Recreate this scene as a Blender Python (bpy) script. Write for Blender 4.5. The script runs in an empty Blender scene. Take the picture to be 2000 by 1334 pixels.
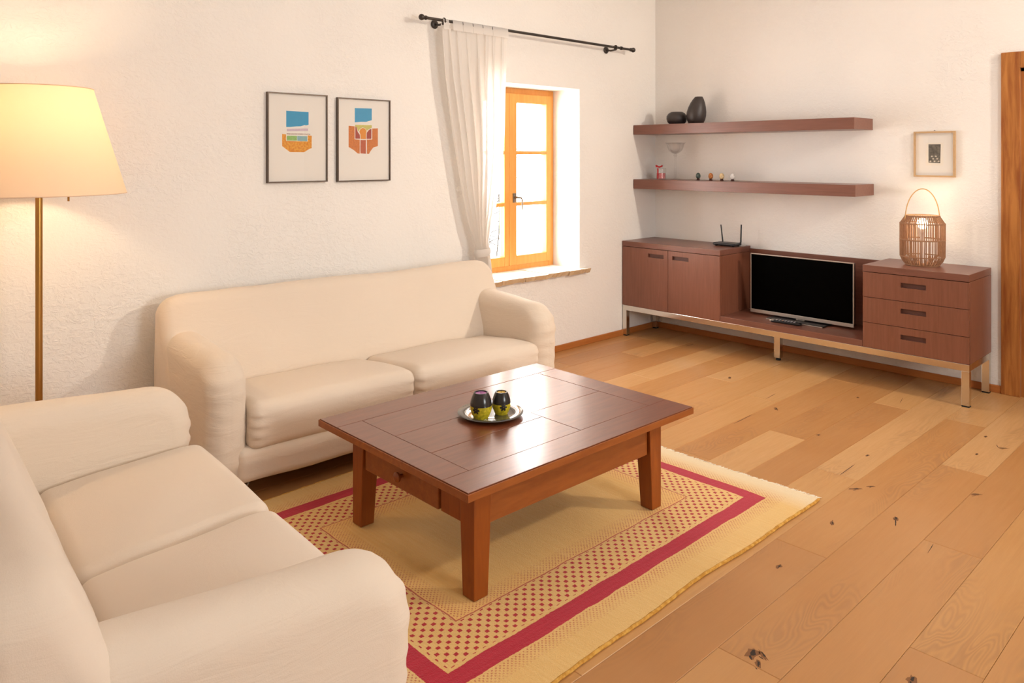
import bpy, bmesh, math, random
from mathutils import Vector, Matrix, noise
random.seed(7)
R = math.radians
D = bpy.data
COL = bpy.context.scene.collection
scene = bpy.context.scene

# ---------------------------------------------------------------- camera
HC = 1.45
CAM = Vector((-5.423, -3.9005, HC))
FW = Vector((.691, .723, 0)).normalized()
RT = Vector((FW.y, -FW.x, 0))
cam = D.cameras.new('camera')
cam.sensor_width = 36
cam.lens = 27.0
cam.shift_y = -361 / 2000
cam.clip_start = .02
co = D.objects.new('camera', cam)
COL.objects.link(co)
co.location = CAM
co.rotation_euler = (R(90), 0, math.atan2(-FW.x, FW.y))
scene.camera = co

# ---------------------------------------------------------------- world, daylight, exposure
w = D.worlds.new('overcast_sky')
scene.world = w
w.use_nodes = True
w.node_tree.nodes['Background'].inputs[0].default_value = (.95, .98, 1, 1)
w.node_tree.nodes['Background'].inputs[1].default_value = 16.0


def area(name, loc, target, sx, sy, energy, color, portal=False, spread=180):
    l = D.lights.new(name, 'AREA')
    l.shape = 'RECTANGLE'
    l.size, l.size_y, l.energy, l.color = sx, sy, energy, color
    l.spread = R(spread)
    if portal:
        l.cycles.is_portal = True
    o = D.objects.new(name, l)
    COL.objects.link(o)
    o.location = loc
    o.rotation_euler = (Vector(target) - Vector(loc)).to_track_quat('-Z', 'Y').to_euler()
    return o


area('window_portal', (-1.47, .42, 1.28), (-1.47, -1, 1.28), 1.1, 1.5, 1, (1, 1, 1), portal=True)
# added window in the wall behind the camera, lets in frontal fill light
area('added_window_portal', (-3.3, -6.24, 1.52), (-3.3, 0, 1.52), 1.4, 1.3, 1, (1, 1, 1), portal=True)
# ceiling spot lamp, then an added overhead fill light
area('ceiling_spot_light', (-.75, -4.7, 2.78), (-2.2, 0, 1.2), .2, .2, 24, (1, .88, .74), spread=110)
area('overhead_fill_light', (-3.2, -2.9, 3.12), (-3.2, -2.9, 0), 5.0, 4.2, 15, (.97, .97, 1))  # added wide area light without a fixture, evens out the room

vs = scene.view_settings
vs.view_transform = 'Standard'
vs.look = 'None'
vs.gamma = 1
vs.use_curve_mapping = False
vs.exposure = 0.38


# ---------------------------------------------------------------- photo pixel -> point on a known plane
def ray(px, py):
    return FW + RT * ((px - 1000) / 1500) + Vector((0, 0, (306 - py) / 1500))


def on_y(px, py, y=0):
    r = ray(px, py)
    return CAM + r * ((y - CAM.y) / r.y)


def on_z(px, py, z=0):
    r = ray(px, py)
    return CAM + r * ((z - CAM.z) / r.z)


# ---------------------------------------------------------------- materials
def lin(h):
    h = h.lstrip('#')
    out = []
    for i in (0, 2, 4):
        c = int(h[i:i + 2], 16) / 255
        out.append(c / 12.92 if c <= .04045 else ((c + .055) / 1.055) ** 2.4)
    return tuple(out) + (1,)


class NT:
    def __init__(s, name):
        s.m = D.materials.new(name)
        s.m.use_nodes = True
        s.t = s.m.node_tree
        s.t.nodes.clear()
        s.out = s.n('ShaderNodeOutputMaterial')

    def n(s, typ, **kw):
        nd = s.t.nodes.new(typ)
        for k, v in kw.items():
            setattr(nd, k, v)
        return nd

    def link(s, a, b):
        s.t.links.new(a, b)

    def put(s, sock, v):
        if isinstance(v, bpy.types.NodeSocket):
            s.link(v, sock)
        else:
            sock.default_value = v

    def math(s, op, a, b=0.0, c=0.0, clamp=False):
        nd = s.n('ShaderNodeMath', operation=op, use_clamp=clamp)
        s.put(nd.inputs[0], a)
        s.put(nd.inputs[1], b)
        s.put(nd.inputs[2], c)
        return nd.outputs[0]

    def coord(s, scale=(1, 1, 1), kind='Object', rand=0.0):
        tc = s.n('ShaderNodeTexCoord')
        v = tc.outputs[kind]
        if rand:
            oi = s.n('ShaderNodeObjectInfo')
            k = s.math('MULTIPLY', oi.outputs['Random'], rand)
            ad = s.n('ShaderNodeVectorMath', operation='ADD')
            s.link(v, ad.inputs[0])
            s.link(k, ad.inputs[1])
            v = ad.outputs[0]
        mp = s.n('ShaderNodeMapping')
        s.link(v, mp.inputs[0])
        mp.inputs['Scale'].default_value = scale
        return mp.outputs[0]

    def noise(s, vec, scale, detail=4, rough=.55, dist=0.0):
        nd = s.n('ShaderNodeTexNoise')
        s.link(vec, nd.inputs['Vector'])
        nd.inputs['Scale'].default_value = scale
        nd.inputs['Detail'].default_value = detail
        nd.inputs['Roughness'].default_value = rough
        nd.inputs['Distortion'].default_value = dist
        return nd.outputs[0]

    def ramp(s, fac, stops):
        nd = s.n('ShaderNodeValToRGB')
        e = nd.color_ramp.elements
        while len(e) < len(stops):
            e.new(.5)
        for i, (p, c) in enumerate(stops):
            e[i].position = p
            e[i].color = lin(c) if isinstance(c, str) else c
        s.put(nd.inputs[0], fac)
        return nd.outputs[0]

    def mix(s, fac, a, b, blend='MIX'):
        nd = s.n('ShaderNodeMix', data_type='RGBA', blend_type=blend)
        s.put(nd.inputs[0], fac)
        s.put(nd.inputs[6], lin(a) if isinstance(a, str) else a)
        s.put(nd.inputs[7], lin(b) if isinstance(b, str) else b)
        return nd.outputs[2]

    def bump(s, h, strength, dist):
        nd = s.n('ShaderNodeBump')
        nd.inputs['Strength'].default_value = strength
        nd.inputs['Distance'].default_value = dist
        s.link(h, nd.inputs['Height'])
        return nd.outputs[0]

    def bsdf(s, color, rough=.5, metal=0.0, normal=None, **kw):
        b = s.n('ShaderNodeBsdfPrincipled')
        s.put(b.inputs['Base Color'], lin(color) if isinstance(color, str) else color)
        s.put(b.inputs['Roughness'], rough)
        b.inputs['Metallic'].default_value = metal
        for k, v in kw.items():
            s.put(b.inputs[k.replace('_', ' ')], v)
        if normal is not None:
            s.link(normal, b.inputs['Normal'])
        return b.outputs[0]

    def done(s, sh):
        s.link(sh, s.out.inputs[0])
        return s.m


def plain(name, color, rough=.5, metal=0.0, **kw):
    t = NT(name)
    return t.done(t.bsdf(color, rough, metal, **kw))


def mk_plaster(name, tint):
    t = NT(name)
    v = t.coord(kind='Object')
    patches = t.ramp(t.noise(v, 1.7, 3), [(.42, (0.15, 0.15, 0.15, 1)), (.62, (1, 1, 1, 1))])
    fine = t.noise(v, 55, 6, .65)
    scr = t.noise(t.coord((1, 1, 1.6)), 22, 5, .6, 1.2)
    scr = t.ramp(scr, [(.46, (0, 0, 0, 1)), (.56, (1, 1, 1, 1))])
    h = t.math('ADD', t.math('MULTIPLY', fine, .55), t.math('MULTIPLY', t.math('MULTIPLY', scr, patches), .6))
    h = t.math('ADD', h, t.math('MULTIPLY', t.noise(v, 6, 2), .6))
    col = t.mix(t.noise(v, .9, 3), tint[0], tint[1])
    return t.done(t.bsdf(col, .92, normal=t.bump(h, .42, .009), Specular_IOR_Level=.15))


M = {}
M['plaster'] = mk_plaster('plaster', ('F2EDE7', 'F5F1EC'))
M['ceiling'] = plain('ceiling_paint', 'F3F0EB', .9)


def mk_oak():
    t = NT('oak_plank')
    oi = t.n('ShaderNodeObjectInfo')
    base = t.ramp(oi.outputs['Random'], [(0, 'B67C42'), (.3, 'C2884A'), (.55, 'CC9656'), (.8, 'D6A468'), (1, 'DEB27C')])
    v = t.coord((1.2, 1, 1), rand=37.0)
    vs_ = t.coord((.55, 7, 1), rand=37.0)
    warp = t.noise(t.coord((1.0, 4.2, 1), rand=23.0), 1.6, 2, .5, .6)
    rings = t.math('SINE', t.math('MULTIPLY', warp, 150))
    rings = t.math('MULTIPLY_ADD', rings, .5, .5)
    zone = t.ramp(t.noise(t.coord((.7, 3.0, 1), rand=11.0), 1.3, 2), [(.50, (0, 0, 0, 1)), (.66, (1, 1, 1, 1))])
    rings = t.math('MULTIPLY', rings, zone)
    streak = t.noise(vs_, 9, 5, .6, .3)
    fine = t.noise(t.coord((2, 60, 1), rand=17.0), 6, 3)
    c = t.mix(t.math('MULTIPLY', streak, .5), base, 'AC7038')
    c = t.mix(t.math('MULTIPLY', rings, .42), c, '8A5A34')
    c = t.mix(t.math('MULTIPLY', fine, .30), c, '8E5E38')
    blotch = t.noise(v, 1.4, 2)
    c = t.mix(t.math('MULTIPLY', blotch, .28), c, 'E4BA86')
    h = t.math('ADD', t.math('MULTIPLY', fine, .5), t.math('MULTIPLY', rings, .3))
    return t.done(t.bsdf(c, t.math('MULTIPLY_ADD', streak, .2, .28), normal=t.bump(h, .08, .002), Specular_IOR_Level=.55))


M['oak'] = mk_oak()
M['knot'] = plain('dark_knot', '33261D', .75)
M['knot_brown'] = plain('brown_knot', '82552F', .6)


def mk_wood(name, a, b, axis_scale, rough=.4, contrast=.6, spec=.5, bump=.1, rnd=0.0, coat=0.0):
    t = NT(name)
    v = t.coord(axis_scale, rand=rnd)
    g = t.noise(v, 5, 6, .62, .5)
    g2 = t.noise(t.coord((1, 1, 1), rand=rnd), 3, 3)
    f = t.math('MULTIPLY_ADD', t.math('SUBTRACT', g, .5), 2 * contrast, .5, clamp=True)
    c = t.mix(f, a, b)
    c = t.mix(t.math('MULTIPLY', g2, .25), c, a)
    return t.done(t.bsdf(c, rough, normal=t.bump(g, bump, .003), Specular_IOR_Level=spec, Coat_Weight=coat, Coat_Roughness=.2))


M['wenge_v'] = mk_wood('wenge_upright_grain', '72432F', '8E5B47', (14, 14, .8), .33, .7, .6)
M['wenge_h'] = mk_wood('wenge_long_grain', '6C4132', '885949', (14, .8, 14), .33, .7, .6)
M['wenge_dark'] = plain('wenge_recess', '5A362C', .5)
M['trim_wood'] = mk_wood('orange_oak_trim', '8E4F20', 'C0803F', (7, 7, .55), .42, 1.5, .4)
M['trim_wood_x'] = mk_wood('orange_oak_skirting_x', 'A8612B', 'C17A3E', (.9, 12, 12), .42, .8, .4)
M['trim_wood_y'] = mk_wood('orange_oak_skirting_y', 'A8612B', 'C17A3E', (12, .9, 12), .42, .8, .4)
M['win_wood'] = mk_wood('honey_pine', 'D9903F', 'E8A95C', (8, 8, .9), .4, .7, .4)
M['table_top'] = mk_wood('polished_walnut_top', '662F12', '854524', (1.2, 11, 6), .4, .8, .6, .12, rnd=9.0, coat=.7)
M['table_edge'] = mk_wood('walnut_edge', '82421A', 'A86028', (1.5, 9, 9), .34, .8, .5, .12, rnd=5.0)
M['table_leg'] = mk_wood('walnut_leg', '7E3A0C', 'A45616', (9, 9, 1.0), .36, .8, .5, .12, rnd=5.0)
M['chrome'] = plain('brushed_chrome', 'D9D4CC', .16, 1.0)
M['black_plastic'] = plain('black_plastic', '17171A', .35)
M['black_rubber'] = plain('black_rubber', '101010', .8)
M['silver'] = plain('silver_plastic', 'B9AFA6', .32, .6)
M['screen'] = plain('black_screen', '010101', .3, Specular_IOR_Level=.03)
M['iron'] = plain('dark_iron', '4A4440', .42, .7)
M['brass'] = plain('satin_brass', 'B98B4C', .3, 1.0)
M['nickel'] = plain('nickel', '9A9288', .3, 1.0)
M['vase'] = plain('matt_black_ceramic', '3A3230', .42)
M['paper'] = plain('ivory_paper', 'F3EDE5', .9)
M['mat_inner'] = plain('cream_mount', 'F4EBDD', .9)
M['pic_frame'] = plain('dark_bronze_frame', '5C4E44', .4, .5)
M['oak_frame'] = mk_wood('pale_oak_frame', 'B99368', 'CFAF85', (9, 9, 9), .5, .6)
M['white_plastic'] = plain('white_plastic', 'E8E4DE', .4)
M['stone'] = None


def mk_fabric(name, col, col2, wr=.5):
    t = NT(name)
    v = t.coord()
    weave = t.noise(v, 420, 2)
    soft = t.noise(t.coord((1.2, .8, 3.6)), 5.0, 4, .55, 1.2)
    c = t.mix(t.noise(v, 2.2, 3), col, col2)
    h = t.math('ADD', t.math('MULTIPLY', weave, .05), t.math('MULTIPLY', soft, wr))
    return t.done(t.bsdf(c, .95, normal=t.bump(h, .35, .02), Sheen_Weight=.15, Specular_IOR_Level=.1))


M['cover'] = mk_fabric('cream_cotton_cover', 'E7D8C7', 'E5D4C1', .35)
M['cover_wrinkled'] = mk_fabric('cream_cotton_cover_creased', 'E7D8C7', 'E3D2BE', .6)


def mk_curtain():
    t = NT('white_voile')
    c = lin('F8F5F2')
    d = t.n('ShaderNodeBsdfDiffuse')
    d.inputs[0].default_value = c
    tr = t.n('ShaderNodeBsdfTranslucent')
    tr.inputs[0].default_value = lin('FAF5EF')
    tp = t.n('ShaderNodeBsdfTransparent')
    m1 = t.n('ShaderNodeMixShader')
    m1.inputs[0].default_value = .5
    t.link(d.outputs[0], m1.inputs[1])
    t.link(tr.outputs[0], m1.inputs[2])
    m2 = t.n('ShaderNodeMixShader')
    m2.inputs[0].default_value = .06
    t.link(m1.outputs[0], m2.inputs[1])
    t.link(tp.outputs[0], m2.inputs[2])
    return t.done(m2.outputs[0])


M['voile'] = mk_curtain()


def mk_shade():
    t = NT('cream_lamp_shade')
    d = t.n('ShaderNodeBsdfDiffuse')
    d.inputs[0].default_value = lin('F0DFC8')
    tr = t.n('ShaderNodeBsdfTranslucent')
    tr.inputs[0].default_value = lin('F6CFA0')
    m1 = t.n('ShaderNodeMixShader')
    m1.inputs[0].default_value = .24
    t.link(d.outputs[0], m1.inputs[1])
    t.link(tr.outputs[0], m1.inputs[2])
    return t.done(m1.outputs[0])


M['shade'] = mk_shade()


def mk_glass(name, tint='FFFFFF', refl=.05, edge=.5):
    t = NT(name)
    tp = t.n('ShaderNodeBsdfTransparent')
    tp.inputs[0].default_value = lin(tint)
    g = t.n('ShaderNodeBsdfGlossy')
    g.inputs['Roughness'].default_value = .02
    lw = t.n('ShaderNodeLayerWeight')
    lw.inputs[0].default_value = .25
    f = t.math('MULTIPLY_ADD', lw.outputs['Facing'], edge, refl, clamp=True)
    m = t.n('ShaderNodeMixShader')
    t.link(f, m.inputs[0])
    t.link(tp.outputs[0], m.inputs[1])
    t.link(g.outputs[0], m.inputs[2])
    return t.done(m.outputs[0])


M['pane'] = mk_glass('window_glass', 'FDFDFC', .03, .25)
M['pic_glass'] = mk_glass('picture_glass', 'FFFFFF', .035, .3)
M['glassware'] = mk_glass('clear_glassware', 'FFFFFF', .035, .42)


def emis(name, col, k):
    t = NT(name)
    e = t.n('ShaderNodeEmission')
    e.inputs[0].default_value = lin(col)
    e.inputs[1].default_value = k
    return t.done(e.outputs[0])


M['bulb'] = emis('lit_bulb', 'FFE9C4', 14)


def mk_sill():
    t = NT('sill_terracotta')
    v = t.coord(rand=5.0)
    n1 = t.noise(v, 14, 5)
    c = t.mix(n1, 'D9BF9C', 'B89268')
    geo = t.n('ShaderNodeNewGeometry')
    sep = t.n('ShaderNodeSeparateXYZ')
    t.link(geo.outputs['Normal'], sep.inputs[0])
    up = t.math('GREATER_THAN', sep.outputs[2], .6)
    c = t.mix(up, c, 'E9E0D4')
    return t.done(t.bsdf(c, .85, normal=t.bump(n1, .5, .01)))


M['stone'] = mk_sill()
M['bark'] = plain('grey_twig', '2E2924', .9)
M['wicker'] = mk_wood('brown_paper_cord', '8A6146', 'B48C6C', (40, 40, 8), .8, .8, .2)
M['cane'] = plain('honey_cane', 'C89A5A', .5)
M['plate'] = plain('glazed_grey_plate', '4A4744', .12, 0.0, Coat_Weight=.6, Coat_Roughness=.05)
M['cup_black'] = plain('black_glaze', '2A2624', .22)
M['motif'] = plain('black_motif', '1D1712', .5)


def mk_speck(name, a, b, scale, rough=.8):
    t = NT(name)
    v = t.coord()
    f = t.ramp(t.noise(v, scale, 3), [(.4, a), (.62, b)])
    return t.done(t.bsdf(f, rough))


M['cup_yellow'] = mk_speck('mottled_yellow_glaze', 'A89A14', 'D2BE2A', 90, .45)
M['wax_pink'] = plain('lilac_wax', 'B070A8', .5)
M['wax_yellow'] = plain('yellow_wax', 'E3BE5A', .5)
M['wax_white'] = plain('white_wax', 'EFE6DA', .5)


# ---------------------------------------------------------------- mesh building
class MB:
    def __init__(s):
        s.v, s.f, s.mi = [], [], []

    def quad(s, pts, mi=0):
        b = len(s.v)
        s.v += [tuple(p) for p in pts]
        s.f.append(tuple(range(b, b + len(pts))))
        s.mi.append(mi)
        return s

    def box(s, x0, x1, y0, y1, z0, z1, mi=0):
        if x0 > x1: x0, x1 = x1, x0
        if y0 > y1: y0, y1 = y1, y0
        if z0 > z1: z0, z1 = z1, z0
        return s.hexa([(x0, y0, z0), (x1, y0, z0), (x1, y1, z0), (x0, y1, z0), (x0, y0, z1), (x1, y0, z1), (x1, y1, z1), (x0, y1, z1)], mi)

    def hexa(s, p, mi=0):
        b = len(s.v)
        s.v += p
        for q in ((3, 2, 1, 0), (4, 5, 6, 7), (0, 1, 5, 4), (1, 2, 6, 5), (2, 3, 7, 6), (3, 0, 4, 7)):
            s.f.append(tuple(b + i for i in q))
            s.mi.append(mi)
        return s

    def lathe(s, prof, n=32, c=(0, 0, 0), mi=None, closed=True, shift=None):
        """prof: [(r,z)] bottom to top"""
        b = len(s.v)
        k = len(prof)
        for j, (r, z) in enumerate(prof):
            dx, dy = shift(z) if shift else (0, 0)
            for i in range(n):
                a = 2 * math.pi * i / n
                s.v.append((c[0] + dx + r * math.cos(a), c[1] + dy + r * math.sin(a), c[2] + z))
        for j in range(k - 1):
            for i in range(n):
                i2 = (i + 1) % n
                s.f.append((b + j * n + i, b + j * n + i2, b + (j + 1) * n + i2, b + (j + 1) * n + i))
                s.mi.append(mi(j) if mi else 0)
        if closed:
            s.f.append(tuple(b + i for i in reversed(range(n))))
            s.mi.append(mi(0) if mi else 0)
            s.f.append(tuple(b + (k - 1) * n + i for i in range(n)))
            s.mi.append(mi(k - 2) if mi else 0)
        return s

    def tube(s, path, r, n=8, mi=0, cap=True):
        b = len(s.v)
        path = [Vector(p) for p in path]
        rr = r if isinstance(r, (list, tuple)) else [r] * len(path)
        ref = Vector((0, 0, 1))
        t0 = (path[1] - path[0]).normalized()
        if abs(t0.dot(ref)) > .9:
            ref = Vector((1, 0, 0))
        nrm = t0.cross(ref).normalized()
        for i, p in enumerate(path):
            t = (path[min(i + 1, len(path) - 1)] - path[max(i - 1, 0)]).normalized()
            nrm = (nrm - t * nrm.dot(t)).normalized()
            bi = t.cross(nrm)
            for k in range(n):
                a = 2 * math.pi * k / n
                s.v.append(tuple(p + (nrm * math.cos(a) + bi * math.sin(a)) * rr[i]))
        for i in range(len(path) - 1):
            for k in range(n):
                k2 = (k + 1) % n
                s.f.append((b + i * n + k, b + i * n + k2, b + (i + 1) * n + k2, b + (i + 1) * n + k))
                s.mi.append(mi)
        if cap:
            s.f.append(tuple(b + k for k in reversed(range(n))))
            s.f.append(tuple(b + (len(path) - 1) * n + k for k in range(n)))
            s.mi += [mi, mi]
        return s

    def soft(s, h, r, c=(0, 0, 0), nr=4, ni=8, deform=None, mi=0):
        """rounded box, half sizes h, radius r"""
        ax = []
        for a in range(3):
            k = max(h[a] - r, 0)
            L = [-h[a] + r * (1 - math.cos(math.pi / 2 * i / nr)) * 1.0 for i in range(nr)]
            L = [-k - r * math.cos(math.pi / 2 * i / nr) for i in range(nr)]
            L = [-k - r * (1 - i / nr) for i in range(nr)]
            mid = [-k + 2 * k * i / ni for i in range(ni + 1)]
            ax.append(L + mid + [-x for x in reversed(L)])
        idx = {}
        nx, ny, nz = (len(a) for a in ax)

        def vid(i, j, k):
            key = (i, j, k)
            if key not in idx:
                p = Vector((ax[0][i], ax[1][j], ax[2][k]))
                q = Vector([max(-(h[a] - r), min(h[a] - r, p[a])) for a in range(3)])
                d = p - q
                # even spread of the corner samples
                d = Vector([math.tan(math.pi / 4 * x / r) * r for x in d])
                if d.length > 1e-9:
                    p = q + d.normalized() * r
                if deform:
                    p = Vector(deform(p))
                idx[key] = len(s.v)
                s.v.append((p.x + c[0], p.y + c[1], p.z + c[2]))
            return idx[key]
        for i in range(nx - 1):
            for j in range(ny - 1):
                s.f.append((vid(i, j, 0), vid(i, j + 1, 0), vid(i + 1, j + 1, 0), vid(i + 1, j, 0)))
                s.f.append((vid(i, j, nz - 1), vid(i + 1, j, nz - 1), vid(i + 1, j + 1, nz - 1), vid(i, j + 1, nz - 1)))
        for i in range(nx - 1):
            for k in range(nz - 1):
                s.f.append((vid(i, 0, k), vid(i + 1, 0, k), vid(i + 1, 0, k + 1), vid(i, 0, k + 1)))
                s.f.append((vid(i, ny - 1, k), vid(i, ny - 1, k + 1), vid(i + 1, ny - 1, k + 1), vid(i + 1, ny - 1, k)))
        for j in range(ny - 1):
            for k in range(nz - 1):
                s.f.append((vid(0, j, k), vid(0, j, k + 1), vid(0, j + 1, k + 1), vid(0, j + 1, k)))
                s.f.append((vid(nx - 1, j, k), vid(nx - 1, j + 1, k), vid(nx - 1, j + 1, k + 1), vid(nx - 1, j, k + 1)))
        s.mi += [mi] * (len(s.f) - len(s.mi))
        return s

    def pillow(s, prof, radii, x0, x1, r, nmid=14, nr=6, seg=8, step=.03, deform=None, mi=0):
        """rounded (y,z) outline (counter clockwise seen from +x) swept along x with rounded rims"""
        pts = []
        n = len(prof)
        for i in range(n):
            p0, p1, p2 = Vector(prof[i - 1]), Vector(prof[i]), Vector(prof[(i + 1) % n])
            a, b = (p0 - p1).normalized(), (p2 - p1).normalized()
            ang = a.angle(b)
            R_ = radii[i]
            dist = R_ / math.tan(ang / 2)
            cen = p1 + (a + b).normalized() * (R_ / math.sin(ang / 2))
            s0, s1 = p1 + a * dist - cen, p1 + b * dist - cen
            a0 = math.atan2(s0.y, s0.x)
            a1 = math.atan2(s1.y, s1.x)
            while a1 < a0: a1 += 2 * math.pi
            for k in range(seg + 1):
                t = a0 + (a1 - a0) * k / seg
                nr_ = Vector((math.cos(t), math.sin(t)))
                pts.append((cen + nr_ * R_, nr_))
        # fill long straight runs
        full = []
        for i in range(len(pts)):
            p, nn = pts[i]
            q, nq = pts[(i + 1) % len(pts)]
            full.append((p, nn))
            d = (q - p).length
            k = int(d / step)
            for j in range(1, k):
                full.append((p.lerp(q, j / k), nn.lerp(nq, j / k).normalized()))
        rings = []
        for i in range(nr + 1):
            t = math.pi / 2 * i / nr
            rings.append((x0 + r * (1 - math.sin(t)), r * (1 - math.cos(t))))
        rings = [(x0 + r * (1 - math.sin(math.pi / 2 * i / nr)), r * (1 - math.cos(math.pi / 2 * i / nr))) for i in range(nr, -1, -1)]
        # first ring: x0, inset r ; last: x0+r, inset 0
        left = rings
        mid = [(x0 + r + (x1 - x0 - 2 * r) * i / nmid, 0) for i in range(1, nmid)]
        right = [(x0 + x1 - x, ins) for x, ins in reversed(left)]
        allr = left + mid + right
        b = len(s.v)
        m = len(full)
        for x, ins in allr:
            for p, nn in full:
                q = p - nn * ins
                v = (x, q.x, q.y)
                if deform:
                    v = deform(Vector(v), nn)
                s.v.append(tuple(v))
        for i in range(len(allr) - 1):
            for k in range(m):
                k2 = (k + 1) % m
                s.f.append((b + i * m + k, b + i * m + k2, b + (i + 1) * m + k2, b + (i + 1) * m + k))
        s.f.append(tuple(b + k for k in reversed(range(m))))
        s.f.append(tuple(b + (len(allr) - 1) * m + k for k in range(m)))
        s.mi += [mi] * (len(s.f) - len(s.mi))
        return s

    def build(s, name, mats, parent=None, smooth=False, bevel=0.0, angle=40, label=None, cat=None, group=None, kind=None, loc=None, rot=None, segs=2):
        me = D.meshes.new(name)
        me.from_pydata(s.v, [], s.f)
        if not isinstance(mats, (list, tuple)):
            mats = [mats]
        for m in mats:
            me.materials.append(M[m] if isinstance(m, str) else m)
        if len(mats) > 1:
            for p, i in zip(me.polygons, s.mi):
                p.material_index = i
        bm = bmesh.new()
        bm.from_mesh(me)
        bmesh.ops.recalc_face_normals(bm, faces=bm.faces)
        bm.to_mesh(me)
        bm.free()
        me.update()
        if smooth:
            me.polygons.foreach_set('use_smooth', [True] * len(me.polygons))
            me.set_sharp_from_angle(angle=R(angle))
        o = D.objects.new(name, me)
        COL.objects.link(o)
        o.parent = parent
        if loc: o.location = loc
        if rot: o.rotation_euler = rot
        if bevel:
            b = o.modifiers.new('bevel', 'BEVEL')
            b.width = bevel
            b.segments = segs
            b.limit_method = 'ANGLE'
            b.angle_limit = R(50)
        tag(o, label, cat, group, kind)
        return o


def tag(o, label=None, cat=None, group=None, kind=None):
    if label: o['label'] = label
    if cat: o['category'] = cat
    if group: o['group'] = group
    if kind: o['kind'] = kind
    return o


def thing(name, label, cat, loc=(0, 0, 0), rz=0.0, group=None):
    o = D.objects.new(name, None)
    o.empty_display_size = .1
    COL.objects.link(o)
    o.location = loc
    o.rotation_euler = (0, 0, rz)
    return tag(o, label, cat, group)


# ================================================================= SETTING
XL, YF, ZC = -6.7, -6.1, 3.2
# floor: sub-floor plus single oak planks running along x
floor = MB().box(XL - .1, 1.5, YF - .1, .02, -.08, -.016).build('floor', 'knot_brown', kind='structure')
JOINTS = {  # lower seam index (from y=-3.265 up in steps of .195) : end joints along x
    0: [-3.003, -1.1], 1: [-4.25, -2.286, -.35], 2: [-5.2, -3.414, -1.46], 3: [-4.6, -2.685, -.75],
    4: [-3.8, -1.93], 5: [-4.4, -2.6, -.75], 6: [-3.5, -1.62], 7: [-4.1, -2.2, -.45], 8: [-3.1, -1.163],
    9: [-3.6, -1.785], 10: [-2.9, -.994], 11: [-4.3, -2.35, -.62], 12: [-3.4, -1.3], 13: [-4.0, -2.15, -.3],
    14: [-2.75, -.9], 15: [-3.3, -1.45, -.44]}
PITCH = .195
Y0 = -3.265
planks = []


def add_plank(x0, x1, y0, y1):
    g = .0004
    cx, cy = (x0 + x1) / 2, (y0 + y1) / 2
    hx, hy = (x1 - x0) / 2 - g, (y1 - y0) / 2 - g
    e = .0016
    mb = MB()
    mb.v = [(-hx, -hy, -.016), (hx, -hy, -.016), (hx, hy, -.016), (-hx, hy, -.016),
            (-hx, -hy, -e), (hx, -hy, -e), (hx, hy, -e), (-hx, hy, -e),
            (-hx + e, -hy + e, 0), (hx - e, -hy + e, 0), (hx - e, hy - e, 0), (-hx + e, hy - e, 0)]
    mb.f = [(0, 1, 5, 4), (1, 2, 6, 5), (2, 3, 7, 6), (3, 0, 4, 7), (4, 5, 9, 8), (5, 6, 10, 9), (6, 7, 11, 10), (7, 4, 8, 11), (8, 9, 10, 11)]
    mb.mi = [0] * 9
    o = mb.build('plank', 'oak', floor, loc=(cx, cy, 0))
    planks.append((x0, x1, y0, y1, o))


rnd = random.Random(3)
row = -15
while True:
    y0 = Y0 + row * PITCH
    y1 = min(y0 + PITCH, 0)
    if y0 >= -.01: break
    js = JOINTS.get(row)
    if js is None:
        js = []
        x = XL + rnd.uniform(.4, 1.9)
        while x < .9:
            js.append(x)
            x += 1.9
    xs = [XL] + sorted(js) + ([0.0] if y0 > -2.6 else [1.4])
    xs = [x for i, x in enumerate(xs) if i == 0 or x > xs[i - 1] + .05]
    for a, b in zip(xs, xs[1:]):
        while b - a > 2.3:
            add_plank(a, a + 1.9, y0, y1)
            a += 1.9
        add_plank(a, b, y0, y1)
    row += 1


# knots and cracks let into the boards
def knot(x, y, lx, ly, rot=0.0, mat='knot', seed=0):
    for (x0, x1, y0, y1, o) in planks:
        if x0 <= x < x1 and y0 <= y < y1:
            r = random.Random(seed)
            n = 14
            pts = []
            for i in range(n):
                a = 2 * math.pi * i / n
                k = 1 + r.uniform(-.4, .25)
                px, py = lx * math.cos(a) * k, ly * math.sin(a) * k
                qx = x + px * math.cos(rot) - py * math.sin(rot)
                qy = y + px * math.sin(rot) + py * math.cos(rot)
                qx = max(x0 + .004, min(x1 - .004, qx))
                qy = max(y0 + .004, min(y1 - .004, qy))
                pts.append((qx - (x0 + x1) / 2, qy - (y0 + y1) / 2, .0003 if mat == 'knot_brown' else .0005))
            MB().quad(pts).build('knot' if ly > .004 else 'crack', mat, o)
            return


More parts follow.
